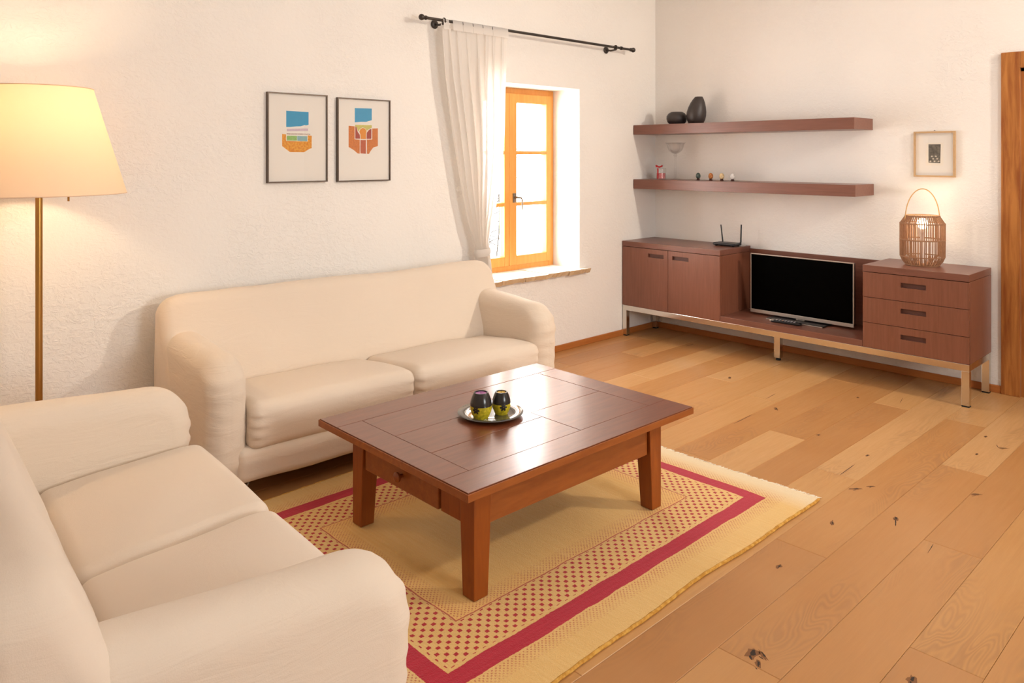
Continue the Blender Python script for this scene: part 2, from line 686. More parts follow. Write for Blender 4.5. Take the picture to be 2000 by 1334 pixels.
KN = [(-3.369, -2.765, .022, .016, .3), (-3.40, -2.80, .02, .007, .5), (-3.352, -2.79, .018, .006, 1.0), (-2.863, -2.589, .013, .007, 0),
      (-2.407, -2.578, .016, .006, .4), (-2.186, -2.739, .016, .008, .3), (-2.225, -2.752, .03, .004, .35), (-3.152, -3.128, .02, .011, .2),
      (-1.274, -1.756, .022, .008, .6), (-1.077, -1.623, .075, .0035, .08), (-1.84, -2.402, .1, .0028, .02), (-1.603, -2.398, .012, .006, 0),
      (-1.018, -2.827, .02, .006, -.9), (-1.01, -2.80, .025, .003, .4), (-2.023, -2.514, .022, .007, -.7), (-1.95, -2.55, .016, .006, -.7), (-.907, -1.244, .02, .009, .5),
      (-1.58, -1.716, .115, .003, .03), (-.345, -.574, .065, .004, .0), (-1.708, -2.89, .024, .007, -.8), (-2.335, -2.916, .045, .0022, .1),
      (-1.505, -2.112, .01, .007, 0), (-.724, -1.997, .01, .007, 0), (-1.2, -2.76, .012, .006, 0), (-.60, -2.20, .06, .002, .2), (-.9, -2.72, .012, .006, 0)]
for i, (x, y, a, b, r) in enumerate(KN):
    if b > .005:
        knot(x, y, a * 1.35, b * 1.2, r, 'knot_brown', i + 50)
        knot(x + a * .2, y, a * .7, b * .5, r, 'knot', i)
        knot(x - a * .8, y - b * .3, a * .5, b * .25, r + .4, 'knot', i + 90)
    else:
        knot(x, y, a, b * .6, r, 'knot', i)

# back wall with the deep window opening
WX0, WX1, WZ0, WZ1 = -1.962, -.978, .565, 1.968
wb = MB()
TH = .42
wb.box(XL, WX0, 0, TH, 0, ZC)
wb.box(WX1, .25, 0, TH, 0, ZC)
wb.box(WX0, WX1, 0, TH, WZ1, ZC)
wb.box(WX0, WX1, 0, TH, 0, WZ0)
wb.build('wall_back', 'plaster', kind='structure')
# right wall with the door opening
DY0, DY1, DZ = -3.55, -2.672, 1.985
wr = MB()
wr.box(0, .22, DY1, 0, 0, ZC)
wr.box(0, .22, YF, DY0, 0, ZC)
wr.box(0, .22, DY0, DY1, DZ, ZC)
wr.build('wall_right', 'plaster', kind='structure')
MB().box(XL - .12, XL, YF, TH, 0, ZC).build('wall_left', 'plaster', kind='structure')
wf = MB()
FX0, FX1, FZ0, FZ1 = -3.96, -2.64, .94, 2.10  # opening for the added window that lets fill light in
wf.box(XL - .12, FX0, YF - .12, YF, 0, ZC)
wf.box(FX1, .22, YF - .12, YF, 0, ZC)
wf.box(FX0, FX1, YF - .12, YF, FZ1, ZC)
wf.box(FX0, FX1, YF - .12, YF, 0, FZ0)
wf.build('wall_front', 'plaster', kind='structure')
MB().box(XL - .12, 1.6, YF - .12, TH, ZC, ZC + .1).build('ceiling', 'ceiling', kind='structure')
# hallway beyond the door
wh = MB()
wh.box(1.4, 1.5, -4.6, -1.6, 0, ZC)
wh.box(.22, 1.4, -1.7, -1.6, 0, ZC)
wh.box(.22, 1.4, -4.6, -4.5, 0, ZC)
wh.build('wall_hallway', 'plaster', kind='structure')
MB().box(1.385, 1.4, -4.5, -1.7, 0, .06).build('baseboard_hallway', 'trim_wood_y', kind='structure')
# skirting boards
MB().box(XL, 0, -.014, 0, 0, .046).build('baseboard_back', 'trim_wood_x', bevel=.004, kind='structure')
MB().box(-.014, 0, -2.572, -.014, 0, .046).build('baseboard_right', 'trim_wood_y', bevel=.004, kind='structure')
# door casing and lining
dc = MB()
dc.box(-.022, 0, DY1, DY1 + .1, 0, 2.084)
dc.box(-.022, 0, DY0 - .1, DY0, 0, 2.084)
dc.box(-.022, 0, DY0, DY1, DZ, 2.084)
d1 = dc.build('door_1', 'trim_wood', bevel=.003, kind='structure')
dl = MB()
dl.box(0, .22, DY1 - .02, DY1, 0, DZ)
dl.box(0, .22, DY0, DY0 + .02, 0, DZ)
dl.box(0, .22, DY0, DY1, DZ - .02, DZ)
dl.build('door_lining', 'trim_wood', d1)

# ---------------------------------------------------------------- window
WY = .275
wn = MB()
fw_, fd = .052, .07
zb, zt = .592, WZ1
wn.box(WX0, WX0 + fw_, WY, WY + fd, zb, zt)
wn.box(WX1 - fw_, WX1, WY, WY + fd, zb, zt)
wn.box(WX0 + fw_, WX1 - fw_, WY, WY + fd, zt - .05, zt)
wn.box(WX0 + fw_, WX1 - fw_, WY, WY + fd, zb, zb + .046)
win = wn.build('window_1', 'win_wood', bevel=.004, kind='structure')
cx = -1.469


def sash(x0, x1, handle=False):
    y0, y1 = WY - .012, WY + .045
    z0, z1 = zb + .04, zt - .042
    sl, sr = (.075, .052) if handle else (.052, .05)
    s = MB()
    s.box(x0, x0 + sl, y0, y1, z0, z1)
    s.box(x1 - sr, x1, y0, y1, z0, z1)
    s.box(x0 + sl, x1 - sr, y0, y1, z1 - .07, z1)
    s.box(x0 + sl, x1 - sr, y0, y1, z0, z0 + .072)
    so = s.build('sash', 'win_wood', win, bevel=.004)
    gz0, gz1 = z0 + .072, z1 - .07
    for z in (1.092, 1.480):
        MB().box(x0 + sl, x1 - sr, y0 + .004, y1 - .008, z - .014, z + .014).build('glazing_bar', 'win_wood', so, bevel=.003)
    zs = [gz0, 1.081, 1.103, 1.469, 1.491, gz1]
    for k in range(3):
        MB().box(x0 + sl, x1 - sr, y0 + .026, y0 + .030, zs[2 * k], zs[2 * k + 1]).build('pane', 'pane', so)
    if handle:
        h = MB()
        hx = x0 + .045
        h.box(hx - .014, hx + .014, y0 - .007, y0, 1.105, 1.175)
        h.tube([(hx, y0 - .004, 1.145), (hx, y0 - .04, 1.145)], .008)
        h.tube([(hx, y0 - .04, 1.145), (hx + .03, y0 - .045, 1.142), (hx + .042, y0 - .045, 1.125), (hx + .044, y0 - .045, 1.05)], [.007, .007, .007, .008])
        h.build('window_handle', 'nickel', so, smooth=True)
    return so


sash(WX0 + fw_ - .012, cx - .001)
sash(cx + .001, WX1 - fw_ + .012, True)
added_mb = MB()
added_mb.box(FX0, FX0 + .05, YF - .09, YF - .03, FZ0, FZ1)
added_mb.box(FX1 - .05, FX1, YF - .09, YF - .03, FZ0, FZ1)
added_mb.box(FX0 + .05, FX1 - .05, YF - .09, YF - .03, FZ1 - .05, FZ1)
added_mb.box(FX0 + .05, FX1 - .05, YF - .09, YF - .03, FZ0, FZ0 + .05)
added_win = added_mb.build('added_fill_window', 'win_wood', bevel=.004, kind='structure')  # added window, out of view, admits daylight as frontal fill
for xa, xb in ((FX0 + .05, -3.3), (-3.3, FX1 - .05)):
    MB().box(xa, xb, YF - .062, YF - .058, FZ0 + .05, FZ1 - .05).build('pane', 'pane', added_win)
# sill of rough tiles
tx = [-2.06, -1.83, -1.60, -1.37, -1.145, -.905]
for i in range(5):
    a, b = tx[i] + .002, tx[i + 1] - .002
    t = MB()
    n = 9
    z1 = .594 + (.003 if i % 2 else 0)
    top_in, bot_in = [], []
    for k in range(n + 1):
        x = a + (b - a) * k / n
        j = random.uniform(-.008, .006)
        top_in.append((x, -.05 + j, z1))
        bot_in.append((x, -.04 + random.uniform(-.006, .006), z1 - .032 + random.uniform(-.004, .003)))
    yb = -.0005
    for k in range(n):
        t.quad([top_in[k], top_in[k + 1], (top_in[k + 1][0], yb, z1), (top_in[k][0], yb, z1)])
        t.quad([bot_in[k], bot_in[k + 1], top_in[k + 1], top_in[k]])
        t.quad([bot_in[k + 1], bot_in[k], (bot_in[k][0], yb, z1 - .032), (bot_in[k + 1][0], yb, z1 - .032)])
    for K in (0, n):
        t.quad([bot_in[K], top_in[K], (top_in[K][0], yb, z1), (bot_in[K][0], yb, z1 - .032)])
    a2, b2 = max(a, WX0 + .001), min(b, WX1 - .001)
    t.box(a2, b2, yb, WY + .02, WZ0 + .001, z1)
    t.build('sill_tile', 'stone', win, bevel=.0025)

# bare twigs of a climber outside the pane
tw = MB()
rt_ = random.Random(11)
for k in range(26):
    z = .75 + k * .032
    x0 = -1.24 + rt_.uniform(-.12, .12)
    p = [Vector((x0, .75, z))]
    d = Vector((.9, 0, rt_.uniform(-.1, .7)))
    for j in range(6):
        d = (d + Vector((rt_.uniform(-.3, .3), rt_.uniform(-.3, .3), rt_.uniform(-.4, .4)))).normalized()
        p.append(p[-1] + d * .05)
    tw.tube(p, [.0055 - .0005 * j for j in range(7)], 5)
for k in range(4):
    x = -1.36 + k * .07
    tw.tube([(x + .03 * math.sin(z * 5 + k), .75, z) for z in [-.02 + .12 * i for i in range(14)]], .006, 6)
tw.build('climbing_shrub', 'bark', smooth=True, label='bare twiggy climber growing outside the window panes', cat='shrub')
MB().box(-5, 3, TH, 6, -.2, -.02).build('ground', M['plaster'], kind='structure')


# ================================================================= SOFAS
def wob(p, amp, sc=(3, 3, 3), seed=0.0):
    return noise.noise(Vector((p.x * sc[0] + seed, p.y * sc[1], p.z * sc[2]))) * amp


def make_sofa(name, L, label, loc, rz, seed, bo=0.0):
    root = thing(name, label, 'sofa', loc, rz)
    AW, DP = .175, .775
    BZ = .085

    # backrest across the full length
    def dback(v, n):
        k = wob(v, .010, (2.2, 3, 3), seed) + wob(v, .004, (9, 9, 9), seed)
        # fuller middle of the front face
        fr = max(0, -n.x)
        bul = .010 * fr * math.sin(math.pi * min(1, max(0, (v.z - .3) / .5)))
        return (v.x, v.y + n.x * k - bul, v.z + n.y * k - .05 * max(0, 1 - min(v.x, L - v.x) / .11) ** 2 * max(0, (v.z - .55) / .25))
    prof = [(bo, BZ), (-.03 + bo, .79), (-.150 + bo, .80), (-.285 + bo * .6, .40), (-.27, BZ)]
    MB().pillow(prof, [.055, .055, .062, .25, .055], 0, L, .052, nmid=40, deform=dback, step=.04).build('backrest', 'cover', root, smooth=True, angle=70)
    # arms
    for sd in (0, 1):
        x0 = .008 if sd == 0 else L - AW - .008

        def darm(v, n, x0=x0):
            fr = max(0, -n.x)
            wr = 0
            # gathers round the front
            f = min(1, max(0, (-v.y - .58) / .12))
            wr += f * .006 * math.sin((v.z * 1.0 + .25 * v.x) * 95 + 4 * noise.noise(Vector((v.x * 9, v.y * 9, v.z * 5 + seed)))) * (.4 + .6 * noise.noise(Vector((v.x * 6, 3, v.z * 7))))
            wr += wob(v, .007, (5, 4, 4), seed + sd * 9)
            lat = wob(Vector((v.y * .5, v.z, v.y)), .012, (4, 6, 3), seed + 20 + sd)
            c = x0 + AW / 2
            lx = (v.x - c) / (AW / 2)
            return (v.x + lat * .35 * lx, v.y + n.x * wr, v.z + n.y * wr)
        prof = [(-.10, BZ), (-.10, .645), (-DP, .61), (-DP + .02, BZ)]
        MB().pillow(prof, [.08, .08, .15, .08], x0, x0 + AW, .078, nmid=8, nr=8, deform=darm, step=.018, seg=14).build('arm', 'cover_wrinkled', root, smooth=True, angle=70)

    # base rail under the cushions

    def dbase(p):
        return (p.x, p.y + wob(p, .006, (4, 4, 4), seed), p.z + wob(p, .005, (5, 2, 1), seed + 3))
    MB().soft(((L - 2 * AW) / 2 + .05, .25, .075), .035, (L / 2, -.515, BZ + .0755), nr=4, ni=22, deform=dbase).build('base', 'cover', root, smooth=True, angle=70)
    # two seat cushions
    cw = (L - 2 * AW - .004) / 2
    for k in (0, 1):
        ccx = AW + .002 + cw * (k + .5)
        hy, hz = .265, .105

        def dc(p, k=k):
            u, v_ = p.x / (cw / 2), p.y / hy
            crown = (1 - u * u) * (1 - v_ * v_) if abs(u) < 1 and abs(v_) < 1 else 0
            z = p.z + (.024 * crown if p.z > 0 else 0)
            t = (p.z + hz) / (2 * hz)
            z += t * (-.05 * max(0, v_ * .5 + .35))        # seat falls to the back
            y = p.y - .022 * math.sin(math.pi * t) * (1 - u * u * .7) * (1 if v_ < -.6 else 0) + .02 * (1 - t) * (1 if v_ < -.6 else 0)
            q = Vector((p.x, y, z))
            nz = noise.noise(q * 5 + Vector((seed + k * 7, 0, 0))) * .005
            corner = max(0, abs(u) - .8) / .2 * max(0, -v_ - .6) / .4
            nz += corner * .004 * math.sin(q.z * 140 + 3 * u)
            return (q.x, q.y + nz, q.z + nz)
        MB().soft((cw / 2 - .001, hy, hz), .047, (ccx, -.525, .318), nr=6, ni=22, deform=dc).build('seat_cushion', 'cover', root, smooth=True, angle=75)
    # feet
    for fx in (.07, L - .07):
        for fy in (-.08, -.62):
            MB().lathe([(.016, 0), (.022, .004), (.022, .02), (.014, .03), (.014, BZ + .01)], 14, (fx, fy, 0)).build('foot', 'white_plastic' if fy < -.5 else 'black_plastic', root, smooth=True)
    return root


sofa = make_sofa('three_seat_sofa', 1.985, 'long cream slipcovered sofa with two seat cushions below the two colourful pictures', (-4.14, -.065, 0), R(-3), 1.3)
c = MB()
c.tube([(.22 + .018 * math.cos(a), -.60, .03 + .018 * math.sin(a)) for a in [2 * math.pi * i / 16 for i in range(17)]], .005, 6)
c.tube([(.235, -.60, .045), (.30, -.60, .06), (.31, -.6, .10)], .004, 6)
c.build('caster', 'nickel', sofa, smooth=True)
make_sofa('loveseat', 1.70, 'shorter cream slipcovered loveseat standing in front of the brass floor lamp', (-5.207, -2.554, 0), R(85.8), 5.1, .045)

# ================================================================= RUG
RX0, RX1, RY0, RY1 = -4.29, -2.262, -2.447, -.857
hx, hy = (RX1 - RX0) / 2, (RY1 - RY0) / 2


def mk_rug():
    t = NT('gabbeh_wool')
    tc = t.n('ShaderNodeTexCoord')
    sp = t.n('ShaderNodeSeparateXYZ')
    t.link(tc.outputs['Object'], sp.inputs[0])
    vn = t.coord((1, 1, 1))
    wobx = t.math('MULTIPLY', t.math('SUBTRACT', t.noise(vn, 5, 2), .5), .020)
    wn_ = t.math('MULTIPLY', t.math('SUBTRACT', t.noise(vn, 120, 2), .5), .006)
    X = t.math('ADD', t.math('ADD', sp.outputs[0], wobx), wn_)
    Y = t.math('ADD', t.math('ADD', sp.outputs[1], wobx), wn_)
    dx = t.math('SUBTRACT', hx, t.math('ABSOLUTE', X))
    dy = t.math('SUBTRACT', hy, t.math('ABSOLUTE', Y))
    d = t.math('MINIMUM', dx, dy)

    def band(a, b):
        return t.math('MULTIPLY', t.math('GREATER_THAN', d, a), t.math('LESS_THAN', d, b))

    def dots(a, sz, ox=0.0):
        def one(off):
            fx = t.math('FRACT', t.math('ADD', t.math('DIVIDE', X, a), off + 50))
            fy = t.math('FRACT', t.math('ADD', t.math('DIVIDE', Y, a), off + 50))
            gx = t.math('LESS_THAN', t.math('ABSOLUTE', t.math('SUBTRACT', fx, .5)), sz)
            gy = t.math('LESS_THAN', t.math('ABSOLUTE', t.math('SUBTRACT', fy, .5)), sz)
            return t.math('MULTIPLY', gx, gy)
        return t.math('MAXIMUM', one(0.0), one(.5))
    vary = t.noise(vn, 160, 2)
    big = t.math('MULTIPLY', dots(.0395, .165), band(.226, .378))
    sm1 = t.math('MULTIPLY', dots(.0155, .17), band(.392, .455))
    sm2 = t.math('MULTIPLY', dots(.0155, .17), band(.085, .142))
    # specks thin out away from the lines
    f1 = t.math('SUBTRACT', 1.0, t.math('DIVIDE', t.math('SUBTRACT', d, .392), .09), clamp=True)
    f2 = t.math('DIVIDE', t.math('SUBTRACT', d, .065), .08, clamp=True)
    sm1 = t.math('MULTIPLY', sm1, t.math('MULTIPLY', f1, .75))
    sm2 = t.math('MULTIPLY', sm2, t.math('MULTIPLY', f2, .75))
    line = t.math('MULTIPLY', band(.381, .3865), .8)
    redb = band(.148, .214)
    # abrash: streaks along y in the ground colour
    st = t.noise(t.coord((1.0, 26, 1)), 4, 4, .6)
    st2 = t.noise(t.coord((26, 1.0, 1)), 4, 4, .6)
    pile = t.noise(vn, 260, 2)
    ground = t.mix(st2, 'E4B468', 'F5D796')
    ground = t.mix(t.math('MULTIPLY', t.noise(vn, 3, 3), .5), ground, 'E0AC5C')
    ground = t.mix(t.math('MULTIPLY', t.math('GREATER_THAN', d, .384), .75), ground, t.mix(st2, 'EEB45A', 'F8CF84'))
    ends = t.math('DIVIDE', t.math('SUBTRACT', .16, dx), .12, clamp=True)
    ground = t.mix(t.math('MULTIPLY', ends, .7), ground, 'EEDFC0')
    red = t.mix(st, 'A8142A', 'CB3347')
    c = t.mix(t.math('MAXIMUM', t.math('MAXIMUM', big, line), t.math('MAXIMUM', sm1, sm2)), ground, t.mix(vary, 'A5121F', 'C8303A'))
    c = t.mix(redb, c, red)
    c = t.mix(t.math('MULTIPLY', t.math('SUBTRACT', pile, .3), .5, clamp=True), c, t.mix(.5, c, '5A2A10'))
    h = t.math('ADD', pile, t.math('MULTIPLY', t.noise(vn, 60, 2), .6))
    return t.done(t.bsdf(c, .95, normal=t.bump(h, .5, .004), Sheen_Weight=.2, Specular_IOR_Level=.1))


M['rug'] = mk_rug()
M['fringe'] = plain('cream_wool_fringe', 'E9DDC6', .95)
M['selvedge'] = mk_speck('ochre_selvedge', 'B8812E', 'D4A24C', 60, .95)
rug = thing('area_rug', 'cream wool rug with red band and dotted border under the coffee table', 'rug', ((RX0 + RX1) / 2, (RY0 + RY1) / 2, 0))
r = MB()
nx, ny = 90, 70
TK = .012


def rz_(x, y):
    e = 1.0
    return TK + noise.noise(Vector((x * 3, y * 3, 5))) * .0016


def rxy(u, v):
    x, y = -hx + 2 * hx * u, -hy + 2 * hy * v
    # slightly wavy long sides
    y += (.006 * math.sin(x * 5 + 1) + .004 * math.sin(x * 11)) * (abs(y) / hy) ** 4
    x += .006 * math.sin(y * 6) * (abs(x) / hx) ** 4
    return x, y


for j in range(ny + 1):
    for i in range(nx + 1):
        x, y = rxy(i / nx, j / ny)
        r.v.append((x, y, rz_(x, y)))
for j in range(ny):
    for i in range(nx):
        a = j * (nx + 1) + i
        r.f.append((a, a + 1, a + nx + 2, a + nx + 1))
        r.mi.append(0)
edge = [(i / nx, 0) for i in range(nx)] + [(1, j / ny) for j in range(ny)] + [(1 - i / nx, 1) for i in range(nx)] + [(0, 1 - j / ny) for j in range(ny)]
for k in range(len(edge)):
    x0, y0 = rxy(*edge[k])
    x1, y1 = rxy(*edge[(k + 1) % len(edge)])
    r.quad([(x0, y0, .0005), (x1, y1, .0005), (x1, y1, rz_(x1, y1)), (x0, y0, rz_(x0, y0))])
r.build('pile', 'rug', rug, smooth=True)
for v in (0, 1):
    path = []
    for i in range(nx + 1):
        x, y = rxy(i / nx, v)
        path.append((x, y + (-.003 if v == 0 else .003), .0066 + .001 * math.sin(i * 1.7)))
    MB().tube(path, .006, 8).build('selvedge', 'selvedge', rug, smooth=True)
rf = random.Random(5)
for sgn in (1, -1):
    fr = MB()
    for k in range(700):
        v = (k + rf.random()) / 700
        x, y = rxy(1 if sgn > 0 else 0, v)
        L_ = rf.uniform(.016, .038)
        dy_ = rf.uniform(-.01, .01)
        p = [(x - sgn * .003, y, .008), (x + sgn * L_ * .5, y + dy_ * .4, .006), (x + sgn * L_, y + dy_, .0022)]
        fr.tube(p, [.0018, .0016, .001], 4)
    fr.build('fringe', 'fringe', rug, kind='stuff')

# ================================================================= COFFEE TABLE
TX, TY = -3.295, -1.665
tab = thing('coffee_table', 'low dark walnut coffee table with drawer standing on the rug', 'table', (TX, TY, TK + .0015), R(-.8))
ZT = .42 - TK
tk = .028
HX, HY = .598, .456


def board(x0, x1, y0, y1, dz=0.0):
    g = .0009
    MB().box(x0 + g, x1 - g, y0 + g, y1 - g, ZT - tk, ZT - dz).build('board', ['table_top'], tab, bevel=.0012)


board(-HX, HX, -HY, -.325)                       # near long board
board(-HX, HX, .325, HY)                         # far long board
board(-HX, -.487, -.325, .325, .0002)            # end boards
board(.478, HX, -.325, .325, .0002)
board(.06, .478, -.055, .325, .0006)
board(.06, .478, -.325, -.055, .0003)
board(-.487, .06, .10, .325, .0004)
board(-.487, .06, -.12, .10, .0001)
board(-.487, .06, -.325, -.12, .0005)
# worn edge moulding round the boards
em = MB()
e = .004
z0, z1 = ZT - tk - .001, ZT - .003
em.box(-HX - e, HX + e, -HY - e, -HY, z0, z1)
em.box(-HX - e, HX + e, HY, HY + e, z0, z1)
em.box(-HX - e, -HX, -HY, HY, z0, z1)
em.box(HX, HX + e, -HY, HY, z0, z1)
em.build('edge_moulding', 'table_edge', tab, bevel=.003)
LX, LY = .502, .370
for sx in (-1, 1):
    for sy in (-1, 1):
        lt, lb = .078, .060
        X0, Y0_ = sx * LX, sy * LY
        p = []
        for z, k in ((0, lb), (ZT - tk, lt)):
            xs = sorted([X0, X0 - sx * k])
            ys = sorted([Y0_, Y0_ - sy * k])
            p += [(xs[0], ys[0], z), (xs[1], ys[0], z), (xs[1], ys[1], z), (xs[0], ys[1], z)]
        MB().hexa(p).build('leg', 'table_leg', tab, bevel=.003)
az0, az1 = .240 - TK, ZT - tk
for sy in (-1, 1):
    MB().box(-LX + .078, LX - .078, sy * (LY - .012), sy * (LY - .034), az0, az1).build('apron', 'table_edge', tab, bevel=.002)
MB().box(LX - .012, LX - .034, -LY + .078, LY - .078, az0, az1).build('apron', 'table_leg', tab, bevel=.002)
# drawer end: rails left and right of the drawer
MB().box(-LX + .012, -LX + .034, -LY + .078, -.180, az0, az1).build('apron', 'table_leg', tab, bevel=.002)
dr = MB().box(-LX + .006, -LX + .028, -.172, LY - .082, az0 + .002, az1 - .003).build('drawer', 'table_edge', tab, bevel=.003)
kn = MB().lathe([(.007, 0), (.007, .012), (.017, .018), (.019, .026), (.013, .032), (.003, .034)], 20)
kn.v = [(-z - LX + .006, y + .04, x + .295 - TK) for x, y, z in kn.v]
kn.build('knob', 'table_leg', dr, smooth=True)

# plate and candle cups
PZ = .42 + .0005
plate = MB()
prof = [(.05, 0), (.055, .003), (.085, .006), (.128, .014), (.131, .016), (.129, .018), (.092, .011), (.085, .0085), (.04, .008), (.001, .008)]
plate.lathe(prof, 56)
plate.build('plate', 'plate', smooth=True, angle=60, loc=(-3.372, -1.630, PZ), label='round glossy dark grey plate on the coffee table', cat='plate')


def candle_cup(loc, R_, H, wax, rz, label):
    root = thing('candle_holder', label, 'candle holder', loc, rz, 'candle holders on the plate')
    pr = []
    n = 18
    for i in range(n + 1):
        t = i / n
        r_ = R_ * (.62 + .38 * math.sin(math.pi * min(1, t / .9) * .93 + .10)) if t < .5 else R_ * (.55 + .45 * math.cos((t - .5) / .5 * 1.32))
        pr.append((r_, t * H))

    def rad(z):
        for (r0, z0), (r1, z1) in zip(pr, pr[1:]):
            if z0 <= z <= z1:
                return r0 + (r1 - r0) * (z - z0) / max(1e-6, z1 - z0)
        return pr[-1][0]
    rt = pr[-1][0]
    full = pr + [(rt - .004, H), (rt - .005, H - .010), (.001, H - .010)]
    MB().lathe(full, 36, mi=lambda j: 1 if j < 9 else 0, closed=False).build('cup', ['cup_black', 'cup_yellow'], root, smooth=True, angle=50)
    w_ = MB().lathe([(.001, H - .0098), (rt - .0055, H - .0096), (rt - .0055, H - .004), (.006, H - .006), (.001, H - .006)], 24).build('wax', wax, root, smooth=True)
    MB().tube([(0, 0, H - .006), (.001, 0, H + .002)], .0008, 5).build('wick', 'motif', w_)
    # painted flowers in dark glaze
    for a0, zc in ((-2.55, .40), (-.6, .36), (1.3, .40)):
        fl = MB()
        for k in range(6):
            th = k * math.pi / 3
            pts = []
            for i in range(10):
                q = 2 * math.pi * i / 10
                lx = .0085 + .0075 * math.cos(q)
                ly = .0042 * math.sin(q)
                u = lx * math.cos(th) - ly * math.sin(th)
                v = lx * math.sin(th) + ly * math.cos(th)
                z = zc * H + v
                rr = rad(z) + .0005
                a = a0 + u / rr
                pts.append((rr * math.cos(a), rr * math.sin(a), z))
            fl.quad(pts)
        fl.build('flower_motif', 'motif', root)
    return root


candle_cup((-3.435, -1.645, PZ + .0085), .0425, .100, 'wax_pink', 2.2, 'larger black and yellow egg-shaped candle cup with lilac wax on the plate')
candle_cup((-3.345, -1.665, PZ + .0085), .0365, .088, 'wax_yellow', 2.9, 'smaller black and yellow egg-shaped candle cup with yellow wax on the plate')

# ================================================================= SIDEBOARD
sb = thing('sideboard', 'long dark brown low sideboard with doors and drawers on chrome legs', 'sideboard', (0, 0, 0))
FX, BX = -.46, -.022
SY0, SY1 = -.006, -2.521
Z0, ZTOP = .248, .767
ML, MR = -.901, -1.919


def carcass(y0, y1):
    g = MB()
    z1 = .724
    g.box(FX + .021, BX, y0, y0 - .018, Z0, z1)
    g.box(FX + .021, BX, y1 + .018, y1, Z0, z1)
    g.box(FX + .021, BX, y0 - .018, y1 + .018, Z0, Z0 + .018)
    g.box(BX - .01, BX, y0 - .018, y1 + .018, Z0 + .018, z1)
    g.build('carcass', 'wenge_v', sb, bevel=.0012)
    MB().box(FX, BX, y0, y1, .726, ZTOP).build('top_panel', 'wenge_h', sb, bevel=.0016)


carcass(SY0, ML)
carcass(MR, SY1)
MB().box(FX, BX, ML - .001, MR + .001, Z0, .288).build('media_shelf', 'wenge_h', sb, bevel=.0016)
MB().box(BX - .016, BX, ML - .001, MR + .001, .289, .748).build('back_panel', 'wenge_h', sb, bevel=.0012)


def front(name, y0, y1, z0, z1, hy0, hy1, hz0, hz1):
    g = .0016
    y0, y1, z0, z1 = y0 - g, y1 + g, z0 + g, z1 - g
    p = MB()
    xf, xb = FX, FX + .02
    p.box(xf, xb, y0, hy0, z0, z1)
    p.box(xf, xb, hy1, y1, z0, z1)
    p.box(xf, xb, hy0, hy1, hz1, z1)
    p.box(xf, xb, hy0, hy1, z0, hz0)
    o = p.build(name, 'wenge_v', sb)
    hr = MB().box(xb - .004, xb + .001, hy0 + .002, hy1 - .002, hz0 - .002, hz1 + .002).build('handle_recess', 'wenge_dark', o)
    return o


front('door', SY0, -.4485, Z0, .724, -.263, -.408, .656, .686)
front('door', -.4485, ML, Z0, .724, -.488, -.633, .656, .686)
zz = [.248, .407, .566, .724]
for k in range(3):
    zc = [.347, .506, .664][k]
    front('drawer', MR, SY1, zz[k], zz[k + 1], -2.146, -2.291, zc - .015, zc + .015)
fr = MB()
rz0, rz1 = .207, .2475
fr.box(FX + .002, FX + .040, SY0 - .002, SY1, rz0, rz1)
fr.box(BX - .045, BX - .007, SY0 - .002, SY1, rz0, rz1)
fr.box(FX + .040, BX - .045, SY0 - .002, SY0 - .040, rz0, rz1)
fr.box(FX + .040, BX - .045, SY1 + .038, SY1, rz0, rz1)
fr.build('base_frame', 'chrome', sb, bevel=.002)


def sleg(x0, x1, y0, y1):
    o = MB().box(x0, x1, y0, y1, .008, rz0 + .001).build('leg', 'chrome', sb, bevel=.002)
    MB().box(x0 + .001, x1 - .001, y0 - .001, y1 + .001, 0, .0085).build('glide', 'black_rubber', o)


sleg(FX + .002, FX + .040, SY0 - .002, SY0 - .042)
sleg(FX + .002, FX + .040, SY1 + .042, SY1)
sleg(BX - .045, BX - .007, SY0 - .012, SY0 - .05)
sleg(BX - .045, BX - .007, SY1 + .042, SY1)
o = MB().box(-.29, -.245, -1.232, -1.277, .02, rz1).build('leg', 'chrome', sb, bevel=.002)
MB().lathe([(.016, 0), (.018, .006), (.012, .021)], 16, (-.2675, -1.2545, 0)).build('glide', 'black_rubber', o, smooth=True)
MB().box(FX + .04, BX - .045, -1.235, -1.274, rz0 + .003, rz1).build('cross_rail', 'chrome', sb)

# television
TVX = -.222
tv = thing('television', 'flat black television with silver rim in the sideboard niche', 'television', (TVX, -1.389, .288))
ty0, ty1, tz0, tz1 = .378, -.378, .020, .450
t = MB().box(.004, .034, ty0 - .003, ty1 + .003, tz0 + .004, tz1 - .004).build('housing', 'black_plastic', tv, bevel=.004)
t = MB()
b = .007
t.box(0, .012, ty0, ty0 - b, tz0, tz1)
t.box(0, .012, ty1 + b, ty1, tz0, tz1)
t.box(0, .012, ty0 - b, ty1 + b, tz1 - b, tz1)
t.build('rim', 'silver', tv, bevel=.0015)
MB().box(-.002, .012, ty0, ty1, tz0 - .003, tz0 + .021).build('lower_trim', 'silver', tv, bevel=.002)
MB().box(.003, .005, ty0 - b, ty1 + b, tz0 + .021, tz1 - b).build('screen', 'screen', tv)
MB().box(.008, .028, -.03, .03, .006, .03).build('stand_neck', 'silver', tv)
MB().soft((.085, .205, .004), .004, (-.005, 0, .0045), nr=2, ni=4).build('stand_base', 'black_plastic', tv, smooth=True)
MB().box(-.092, -.087, -.205, .205, .001, .007).build('stand_trim', 'silver', tv, bevel=.001)

